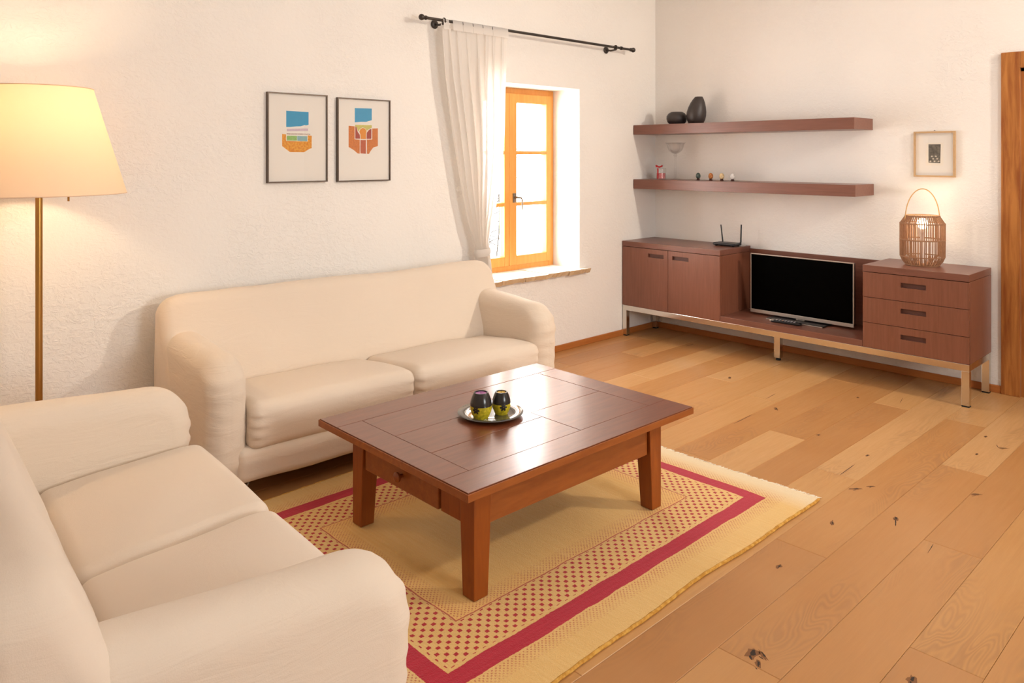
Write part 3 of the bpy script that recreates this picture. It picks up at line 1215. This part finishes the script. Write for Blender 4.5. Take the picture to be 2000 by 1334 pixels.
# remote control
rc = thing('remote_control', 'slim dark remote control lying in front of the television stand', 'remote', (-.352, -1.355, .288), R(4))
MB().soft((.023, .105, .009), .008, (0, 0, .0095), nr=3, ni=4).build('shell', 'black_plastic', rc, smooth=True)
MB().soft((.0225, .018, .0075), .007, (0, .094, .0115), nr=3, ni=2).build('end_cap', 'silver', rc, smooth=True)
M['btn'] = plain('pale_buttons', 'C9C2C6', .5)
M['btn_o'] = plain('amber_button', 'D98A30', .5)
for i in range(7):
    for j in (-1, 0, 1):
        MB().box(j * .012 - .0035, j * .012 + .0035, .066 - i * .021 - .004, .066 - i * .021 + .004, .0182, .0196).build('button', 'btn_o' if (i, j) == (2, 0) else 'btn', rc)

# router
ro = thing('router', 'flat black wireless router with two upright antennas on the sideboard', 'router', (-.165, -.785, ZTOP), R(4))
MB().soft((.058, .093, .010), .009, (0, 0, .016), nr=3, ni=5).build('housing', 'black_plastic', ro, smooth=True)
for sy in (-1, 1):
    for sx in (-1, 1):
        MB().lathe([(.009, 0), (.009, .008)], 12, (sx * .04, sy * .07, 0)).build('foot', 'black_rubber', ro)
MB().tube([(.03, .055, .02), (.04, .057, .03), (.045, .075, .155)], [.006, .006, .0045], 8).build('antenna', 'black_plastic', ro, smooth=True)
MB().tube([(.03, -.088, .02), (.04, -.092, .03), (.045, -.094, .165)], [.006, .006, .005], 8).build('antenna', 'black_plastic', ro, smooth=True)
MB().tube([(.03, -.06, .008), (.06, -.085, .004), (.08, -.11, .004), (.10, -.10, .004), (.125, -.085, .004)], .003, 6).build('cable', 'white_plastic', ro, smooth=True)

# woven lantern
la = thing('woven_lantern', 'lit brown woven lantern with tall cane handle on the sideboard', 'lantern', (-.205, -2.187, ZTOP), R(-44))
LP = [(.094, .004), (.112, .026), (.125, .055), (.126, .16), (.126, .262), (.096, .308)]
wv = MB()
NS = 64
rl = random.Random(4)
for k in range(NS):
    a = 2 * math.pi * k / NS
    for tier in ((0, 3), (3, 6)):
        a2 = a + rl.uniform(-.018, .018)
        seg = LP[tier[0]:tier[1] + 1] if tier[0] == 0 else LP[3:]
        p = [(r_ * math.cos(a2 + rl.uniform(-.008, .008)), r_ * math.sin(a2 + rl.uniform(-.008, .008)), z) for r_, z in seg]
        wv.tube(p, rl.uniform(.0026, .0036), 5)
wv.build('woven_cord', 'wicker', la, smooth=True, kind='stuff')
for r_, z, th in ((.095, .004, .005), (.125, .055, .0035), (.1265, .16, .0045), (.1265, .262, .004), (.096, .309, .005)):
    MB().tube([(r_ * math.cos(2 * math.pi * i / 40), r_ * math.sin(2 * math.pi * i / 40), z + .001) for i in range(41)], th, 7, cap=False).build('hoop', 'wicker', la, smooth=True)
MB().tube([(.108 * math.cos(t_) if 0 < i < 30 else .11 * math.cos(t_), 0, .285 + .195 * math.sin(t_)) for i, t_ in enumerate([math.pi * k / 30 for k in range(31)])], .0032, 8).build('handle', 'cane', la, smooth=True)
ins = MB().lathe([(.001, .006), (.09, .006), (.09, .012), (.001, .012)], 24).build('base_plate', 'wicker', la)
MB().lathe([(.012, .012), (.012, .20), (.017, .205), (.017, .228)], 16).build('lamp_socket', 'white_plastic', la, smooth=True)
bu = MB().lathe([(.014, .228), (.026, .245), (.031, .263), (.027, .281), (.014, .293), (.001, .296)], 20).build('bulb', 'bulb', la, smooth=True)
pl = D.lights.new('lantern_light', 'POINT')
pl.energy = 8
pl.color = (1, .82, .58)
pl.shadow_soft_size = .035
lo = D.objects.new('lantern_light', pl)
COL.objects.link(lo)
lo.parent = la
lo.location = (0, 0, .262)

# ================================================================= WALL SHELVES AND ORNAMENTS
MB().box(-.31, -.0005, -.004, -1.805, 1.632, 1.7095).build('wall_shelf', 'wenge_h', bevel=.0016, label='upper dark brown floating shelf carrying the two black vases', cat='shelf', group='floating shelves above the sideboard')
MB().box(-.31, -.0005, -.004, -1.812, 1.186, 1.2635).build('wall_shelf', 'wenge_h', bevel=.0016, label='lower dark brown floating shelf carrying the goblet and little eggs', cat='shelf', group='floating shelves above the sideboard')
ZU, ZL = 1.7097, 1.2637
pr = [(.045, 0), (.058, .004), (.074, .02), (.082, .045), (.081, .068), (.066, .090), (.050, .099), (.046, .102), (.040, .098), (.034, .06), (.001, .05)]
MB().lathe(pr, 40, closed=False).build('vase', 'vase', smooth=True, angle=60, loc=(-.16, -.325, ZU), label='squat rounded black vase beside the tall vase', cat='vase', group='black vases on the upper shelf')
pr = [(.046, 0), (.058, .006), (.070, .03), (.077, .062), (.076, .095), (.069, .130), (.057, .165), (.043, .193), (.030, .212), (.028, .214), (.023, .211), (.025, .18), (.001, .17)]
MB().lathe(pr, 40, closed=False, shift=lambda z: (0, -.026 * (z / .21) ** 2)).build('vase', 'vase', smooth=True, angle=60, loc=(-.16, -.505, ZU), label='tall egg-shaped black vase beside the squat vase', cat='vase', group='black vases on the upper shelf')

# goblet
go = thing('glass_goblet', 'tall clear glass goblet with wide bowl on the lower shelf', 'goblet', (-.16, -.312, ZL))
MB().lathe([(.001, .001), (.042, .001), (.044, .004), (.020, .009), (.008, .016), (.0075, .10), (.0075, .175), (.010, .186), (.017, .196), (.012, .206), (.009, .210)], 32, closed=False).build('stem', 'glassware', go, smooth=True, angle=60)
MB().lathe([(.009, .208), (.03, .216), (.055, .238), (.066, .262), (.070, .284), (.080, .297), (.082, .300), (.079, .300), (.067, .284), (.063, .262), (.052, .240), (.028, .219), (.001, .213)], 36, closed=False).build('bowl', 'glassware', go, smooth=True, angle=60)
# candle jar
ja = thing('candle_jar', 'small glass jar of pink candle tied with red ribbon', 'jar', (-.165, -.175, ZL))
MB().lathe([(.040, .001), (.043, .004), (.043, .085), (.040, .088), (.0385, .085), (.0385, .006), (.001, .006)], 32, closed=False).build('glass', 'glassware', ja, smooth=True)
M['pinkwax'] = mk_speck('pink_wax', 'C4565C', 'DB8C88', 70, .6)
M['red'] = plain('red_ribbon', 'C0131E', .6)
MB().lathe([(.001, .0065), (.037, .0065), (.037, .050), (.001, .050)], 28).build('wax', 'pinkwax', ja, smooth=True, angle=40)
MB().lathe([(.001, .086), (.041, .086), (.043, .090), (.041, .094), (.010, .096), (.010, .100), (.001, .101)], 28).build('lid', 'glassware', ja, smooth=True, angle=40)
MB().box(-.0445, -.0435, -.006, .006, .004, .092).build('ribbon', 'red', ja)
bw = MB()
for s_ in (-1, 1):
    bw.hexa([(-.03, 0, .097), (-.018, 0, .097), (-.018, s_ * .028, .104), (-.034, s_ * .028, .100), (-.03, 0, .104), (-.018, 0, .104), (-.018, s_ * .03, .118), (-.034, s_ * .03, .116)])
bw.soft((.009, .008, .006), .005, (-.024, 0, .102), nr=2, ni=1)
bw.build('bow', 'red', ja, smooth=True)
M['egg_green'] = mk_speck('dark_green_marble', '34403A', '5C6A60', 80, .25)
M['egg_orange'] = mk_speck('orange_marble', 'B86A32', 'D48C50', 60, .25)
M['egg_cream'] = mk_speck('honey_onyx', 'D9B47C', 'ECD6AC', 60, .25)
M['egg_white'] = mk_speck('white_marble', 'DAD6D2', 'F0EEEA', 60, .25)
M['egg_stand'] = plain('dark_wood_stand', '40201A', .4)
for (y, m, lb) in ((-.532, 'egg_green', 'dark green stone egg on a tiny stand'), (-.645, 'egg_orange', 'orange stone egg on a tiny stand'), (-.742, 'egg_cream', 'honey yellow stone egg on a tiny stand'), (-.834, 'egg_white', 'white stone egg on a tiny stand')):
    eg = thing('stone_egg', lb + ', lower shelf', 'egg', (-.17, y, ZL), 0, 'stone eggs on the lower shelf')
    MB().lathe([(.013, 0), (.015, .003), (.011, .008), (.012, .013), (.010, .015)], 18).build('stand', 'egg_stand', eg, smooth=True)
    MB().lathe([(.0015, .0125)] + [(.0185 * math.sin(math.pi * t_) ** .9 * (1.08 - .18 * t_), .0125 + .047 * (1 - math.cos(math.pi * t_)) / 2) for t_ in [i / 14 for i in range(1, 14)]] + [(.001, .0596)], 22).build('egg', m, eg, smooth=True, angle=80)

# ================================================================= PICTURES
M['p_blue'] = plain('print_blue', '2F9DCB', .7)
M['p_lilac'] = mk_speck('print_lilac', 'DCC8D2', 'CBB2C4', 300)
M['p_brown'] = mk_speck('print_speckle', 'E6D6C6', '8C6C66', 260)
M['p_orange'] = mk_speck('print_orange', 'E08A1E', 'F0B040', 120)
M['p_orange2'] = mk_speck('print_orange_red', 'DE8630', 'C4682C', 160)
M['p_orange3'] = plain('print_flat_orange', 'E5932E', .8)
M['p_green'] = mk_speck('print_green', '86B860', 'A0C878', 200)
M['p_lblue'] = mk_speck('print_light_blue', '86B4CC', '9CC0A8', 200)
M['p_red'] = plain('print_brick_red', 'A84434', .8)
M['p_red2'] = mk_speck('print_brick_red_mottled', 'B24A30', 'C86A3C', 160)
M['p_yel'] = mk_speck('print_yellow_green', 'D8C860', 'B8C070', 160)


def picture(x0, x1, z0, z1, label, polys, mats):
    root = thing('framed_print', label, 'picture', ((x0 + x1) / 2, 0, z0), 0, 'abstract prints above the sofa')
    W, H_ = x1 - x0, z1 - z0
    f, dp = .0065, .022
    g = MB()
    g.box(-W / 2, -W / 2 + f, -dp, 0, 0, H_)
    g.box(W / 2 - f, W / 2, -dp, 0, 0, H_)
    g.box(-W / 2 + f, W / 2 - f, -dp, 0, H_ - f, H_)
    g.box(-W / 2 + f, W / 2 - f, -dp, 0, 0, f)
    g.build('frame', 'pic_frame', root)
    MB().box(-W / 2 + f, W / 2 - f, -.012, -.001, f, H_ - f).build('paper', 'paper', root)
    pm = MB()
    for i, (mi, pts) in enumerate(polys):
        q = []
        for (a, b_) in pts:
            P = on_y(540 + a / 9.0909, 200 + b_ / 9.0909, -.012)
            q.append((P.x - (x0 + x1) / 2, -.0122 - .00004 * i, P.z - z0))
        pm.quad(q, mi)
    pm.build('printed_image', mats, root)
    MB().box(-W / 2 + f, W / 2 - f, -dp + .003, -dp + .005, f, H_ - f).build('glass', 'pic_glass', root)
    return root


picture(-3.526, -3.164, 1.308, 1.799, 'thin dark framed print of blue square over rounded orange bowl shape', [
    (0, [(172, 148), (570, 172), (570, 398), (520, 412), (505, 402), (430, 424), (350, 426), (250, 436), (172, 436)]),
    (1, [(185, 470), (560, 462), (560, 508), (185, 512)]),
    (2, [(180, 548), (600, 556), (600, 576), (180, 570)]),
    (3, [(100, 560), (170, 566), (170, 684), (555, 694), (555, 585), (625, 592), (625, 812), (580, 828), (490, 885), (240, 882), (170, 830), (100, 775)]),
    (4, [(182, 590), (362, 592), (362, 680), (182, 677)]),
    (5, [(368, 593), (545, 600), (545, 690), (368, 684)])],
    ['p_blue', 'p_lilac', 'p_brown', 'p_orange', 'p_green', 'p_lblue'])
picture(-3.099, -2.735, 1.305, 1.7915, 'thin dark framed print of blue square over orange and red shield shape', [
    (0, [(1390, 100), (1692, 110), (1692, 318), (1640, 328), (1600, 346), (1500, 346), (1390, 355)]),
    (1, [(1395, 398), (1692, 405), (1692, 450), (1600, 500), (1575, 462), (1530, 445), (1485, 468), (1450, 520), (1425, 440), (1395, 430)]),
    (2, [(1280, 415), (1388, 425), (1388, 656), (1478, 661), (1478, 910), (1440, 905), (1370, 845), (1280, 790)]),
    (2, [(1700, 465), (1800, 460), (1800, 775), (1720, 800), (1680, 850), (1640, 915), (1605, 912), (1605, 661), (1700, 657)]),
    (3, [(1400, 432), (1420, 436), (1440, 520), (1478, 575), (1485, 645), (1400, 645)]),
    (3, [(1685, 465), (1685, 648), (1600, 648), (1602, 540), (1640, 490)]),
    (4, [(1470, 520), (1490, 475), (1530, 452), (1572, 467), (1598, 510), (1590, 560), (1588, 652), (1495, 650), (1490, 570)]),
    (5, [(1490, 668), (1588, 668), (1588, 912), (1490, 905)])],
    ['p_blue', 'p_yel', 'p_orange2', 'p_red', 'p_orange3', 'p_red2'])

# small etching on the right wall
M['etch'] = mk_speck('grey_etching', '4E4A42', '7A7468', 55)
M['etch2'] = plain('etching_light', 'D8D0C0', .9)
rp = thing('framed_etching', 'small pale wood framed grey etching hanging above the woven lantern', 'picture', (0, -2.196, 1.318))
W, H_, f, dp = .246, .296, .011, .022
g = MB()
g.box(-dp, 0, W / 2, W / 2 - f, 0, H_)
g.box(-dp, 0, -W / 2 + f, -W / 2, 0, H_)
g.box(-dp, 0, W / 2 - f, -W / 2 + f, H_ - f, H_)
g.box(-dp, 0, W / 2 - f, -W / 2 + f, 0, f)
g.build('frame', 'oak_frame', rp)
MB().box(-.010, -.001, W / 2 - f, -W / 2 + f, f, H_ - f).build('mount', 'paper', rp)
MB().quad([(-.0102, .052, .075), (-.0102, -.052, .075), (-.0102, -.052, .222), (-.0102, .052, .222)]).build('print_sheet', 'mat_inner', rp)
pm = MB()
pm.quad([(-.0104, .036, .093), (-.0104, -.034, .090), (-.0104, -.037, .212), (-.0104, .036, .212)], 0)
rr = random.Random(2)
for k in range(7):
    y, z = -.024 + .008 * k, .102 + .016 * (k % 3)
    pm.quad([(-.0105, y + .006 * math.cos(a), z + .005 * math.sin(a)) for a in [i * math.pi / 4 for i in range(8)]], 1)
pm.build('printed_image', ['etch', 'etch2'], rp)
MB().box(-dp + .003, -dp + .005, W / 2 - f, -W / 2 + f, f, H_ - f).build('glass', 'pic_glass', rp)
MB().tube([(-.001, 0, H_ + .006), (-.018, 0, H_ + .007)], .0025, 8).build('nail', 'nickel', rp)

# ================================================================= CURTAIN AND ROD
RZ, RY = 2.309, -.10
rod = thing('curtain_rod', 'dark iron curtain rod with round finials above the window', 'curtain rod', (0, 0, RZ))
MB().tube([(-2.53, RY, 0), (-.47, RY, 0)], .0095, 14).build('rod', 'iron', rod, smooth=True)
for sx, x in ((-1, -2.53), (1, -.47)):
    fn = MB().lathe([(.011, 0), (.014, .004), (.014, .012), (.010, .016), (.012, .022), (.017, .030), (.020, .040), (.017, .050), (.009, .057), (.001, .059)], 20)
    fn.v = [(x + sx * (z - .01), y + RY, xx) for xx, y, z in fn.v]
    fn.build('finial', 'iron', rod, smooth=True)
for x in (-2.385, -.665):
    br = MB().lathe([(.027, 0), (.029, .006), (.024, .012), (.010, .016)], 22)
    br.v = [(x + xx, -z, y - .012) for xx, y, z in br.v]
    br.tube([(x, -.012, -.012), (x, -.05, -.022), (x, RY - .004, -.018), (x, RY - .016, -.004)], .007, 10)
    br.tube([(x + .0, RY + .014 * math.cos(a), .014 * math.sin(a)) for a in [2 * math.pi * i / 14 for i in range(15)]], .005, 8)
    br.build('bracket', 'iron', rod, smooth=True)
MB().tube([(-.60, RY, 0), (-.585, RY, 0)], .014, 14).build('collar', 'iron', rod, smooth=True)

cu = thing('curtain', 'sheer white tab-top curtain tied in the middle beside the window', 'curtain', (0, 0, .05))
CZ = .05
TOPZ = 2.265
keys = [(2.265, -2.405, -1.832), (1.95, -2.372, -1.848), (1.64, -2.312, -1.865), (1.40, -2.263, -1.893), (1.20, -2.222, -1.933), (1.0, -2.168, -1.985), (.90, -2.132, -2.008),
        (.83, -2.112, -2.012), (.79, -2.106, -2.004), (.70, -2.108, -1.990), (.53, -2.085, -1.968), (.30, -2.10, -1.955), (.06, -2.11, -1.945)]


def span(z):
    if z >= keys[0][0]: return keys[0][1:]
    for (z0, a0, b0), (z1, a1, b1) in zip(keys, keys[1:]):
        if z1 <= z <= z0:
            t_ = (z0 - z) / (z0 - z1)
            return a0 + (a1 - a0) * t_, b0 + (b1 - b0) * t_
    return keys[-1][1:]


cl = MB()
NU, NV = 180, 90
for j in range(NV + 1):
    z = TOPZ - (TOPZ - .06) * j / NV
    a, b = span(z)
    wdt = b - a
    for i in range(NU + 1):
        u = i / NU
        ph = u * 2 * math.pi * 7.5 + .6 * math.sin(u * 9) + .35 * math.sin(z * 2.5 + u * 6)
        amp = .022 * min(1, .45 + (TOPZ - z) * 1.2)
        amp = min(amp, .010 + .055 * wdt)
        if z < .85: amp = .026
        y = RY + amp * math.sin(ph) + .006 * math.sin(u * 31 + z * 4)
        x = a + wdt * u + .008 * math.sin(ph * 2 + 1) * (wdt / .57)
        cl.v.append((x, y, z - CZ))
for j in range(NV):
    for i in range(NU):
        p = j * (NU + 1) + i
        cl.f.append((p, p + 1, p + NU + 2, p + NU + 1))
        cl.mi.append(0)
cl.build('cloth', 'voile', cu, smooth=True, angle=180)
for k, u in enumerate((.05, .215, .365, .515, .665, .815, .935)):
    a, b = span(TOPZ)
    x = a + (b - a) * u
    hw = .022 if k == 0 else .0405
    if k == 6: hw = .030
    tb = MB()
    pth = [(RY - .016, TOPZ - CZ - .04)] + [(RY + .0125 * math.cos(t_), RZ - CZ + .0125 * math.sin(t_)) for t_ in [math.pi - math.pi * i / 8 for i in range(9)]] + [(RY + .014, TOPZ - CZ - .012)]
    pth[0] = (RY - .020, TOPZ - CZ - .012)
    for (y0, z0), (y1, z1) in zip(pth, pth[1:]):
        tb.quad([(x - hw, y0, z0), (x + hw, y0, z0), (x + hw, y1, z1), (x - hw, y1, z1)])
    tb.build('tab', 'voile', cu, smooth=True, angle=180)
tie = MB()
n = 28
for zz_, k in ((.845, 1.0), (.828, 1.08), (.808, 1.06), (.795, .98)):
    for i in range(n):
        a = 2 * math.pi * i / n
        tie.v.append((-2.06 + .060 * k * math.cos(a), RY + .040 * k * math.sin(a), zz_ - CZ + .006 * math.cos(a)))
for j in range(3):
    for i in range(n):
        i2 = (i + 1) % n
        tie.f.append((j * n + i, j * n + i2, (j + 1) * n + i2, (j + 1) * n + i))
        tie.mi.append(0)
tie.build('tie_band', 'voile', cu, smooth=True)

# ================================================================= FLOOR LAMP
fl = thing('floor_lamp', 'brass floor lamp with large lit cream shade behind the loveseat', 'floor lamp', (-4.67, -.38, 0))
MB().lathe([(.001, 0), (.14, 0), (.142, .006), (.135, .014), (.03, .018), (.018, .03), (.013, .05)], 40, closed=False).build('base', 'brass', fl, smooth=True, angle=50)
MB().lathe([(.013, .02), (.013, 1.48)], 20).build('pole', 'brass', fl, smooth=True)
SZ0, SZ1, SR0, SR1 = 1.302, 1.724, .314, .192
sh = MB()
n = 72
for r_, z in ((SR0, SZ0), (SR0 - .03, SZ0 + .105), (SR0 - .061, SZ0 + .21), (SR0 - .09, SZ0 + .31), (SR1, SZ1)):
    for i in range(n):
        a = 2 * math.pi * i / n
        sh.v.append((r_ * math.cos(a), r_ * math.sin(a), z))
for j in range(4):
    for i in range(n):
        i2 = (i + 1) % n
        sh.f.append((j * n + i, j * n + i2, (j + 1) * n + i2, (j + 1) * n + i))
        sh.mi.append(0)
so = sh.build('lamp_shade', 'shade', fl, smooth=True)
for r_, z in ((SR0, SZ0), (SR1, SZ1)):
    MB().tube([(r_ * math.cos(2 * math.pi * i / 72), r_ * math.sin(2 * math.pi * i / 72), z) for i in range(73)], .0022, 6, cap=False).build('rim', 'shade', so, smooth=True)
for k in range(3):
    a = k * 2.094 + .4
    MB().tube([(.012 * math.cos(a), .012 * math.sin(a), 1.44), ((SR0 - .045) * math.cos(a), (SR0 - .045) * math.sin(a), 1.44)], .002, 6).build('shade_spoke', 'brass', fl)
MB().lathe([(.014, 1.45), (.020, 1.455), (.020, 1.50), (.016, 1.505)], 16).build('lamp_socket', 'brass', fl, smooth=True)
MB().lathe([(.013, 1.505), (.022, 1.53), (.031, 1.56), (.027, 1.585), (.012, 1.598), (.001, 1.60)], 18).build('bulb', 'bulb', fl, smooth=True)
pd = (RT * .118)
MB().tube([(pd.x, pd.y, 1.45), (pd.x, pd.y, 1.283)], .0012, 6).build('pull_cord', 'brass', fl)
MB().tube([(pd.x, pd.y, 1.296), (pd.x, pd.y, 1.272)], .004, 8).build('pull_knob', 'brass', fl, smooth=True)
pl = D.lights.new('floor_lamp_light', 'POINT')
pl.energy = 12
pl.color = (1, .73, .43)
pl.shadow_soft_size = .05
lo = D.objects.new('floor_lamp_light', pl)
COL.objects.link(lo)
lo.parent = fl
lo.location = (0, 0, 1.56)
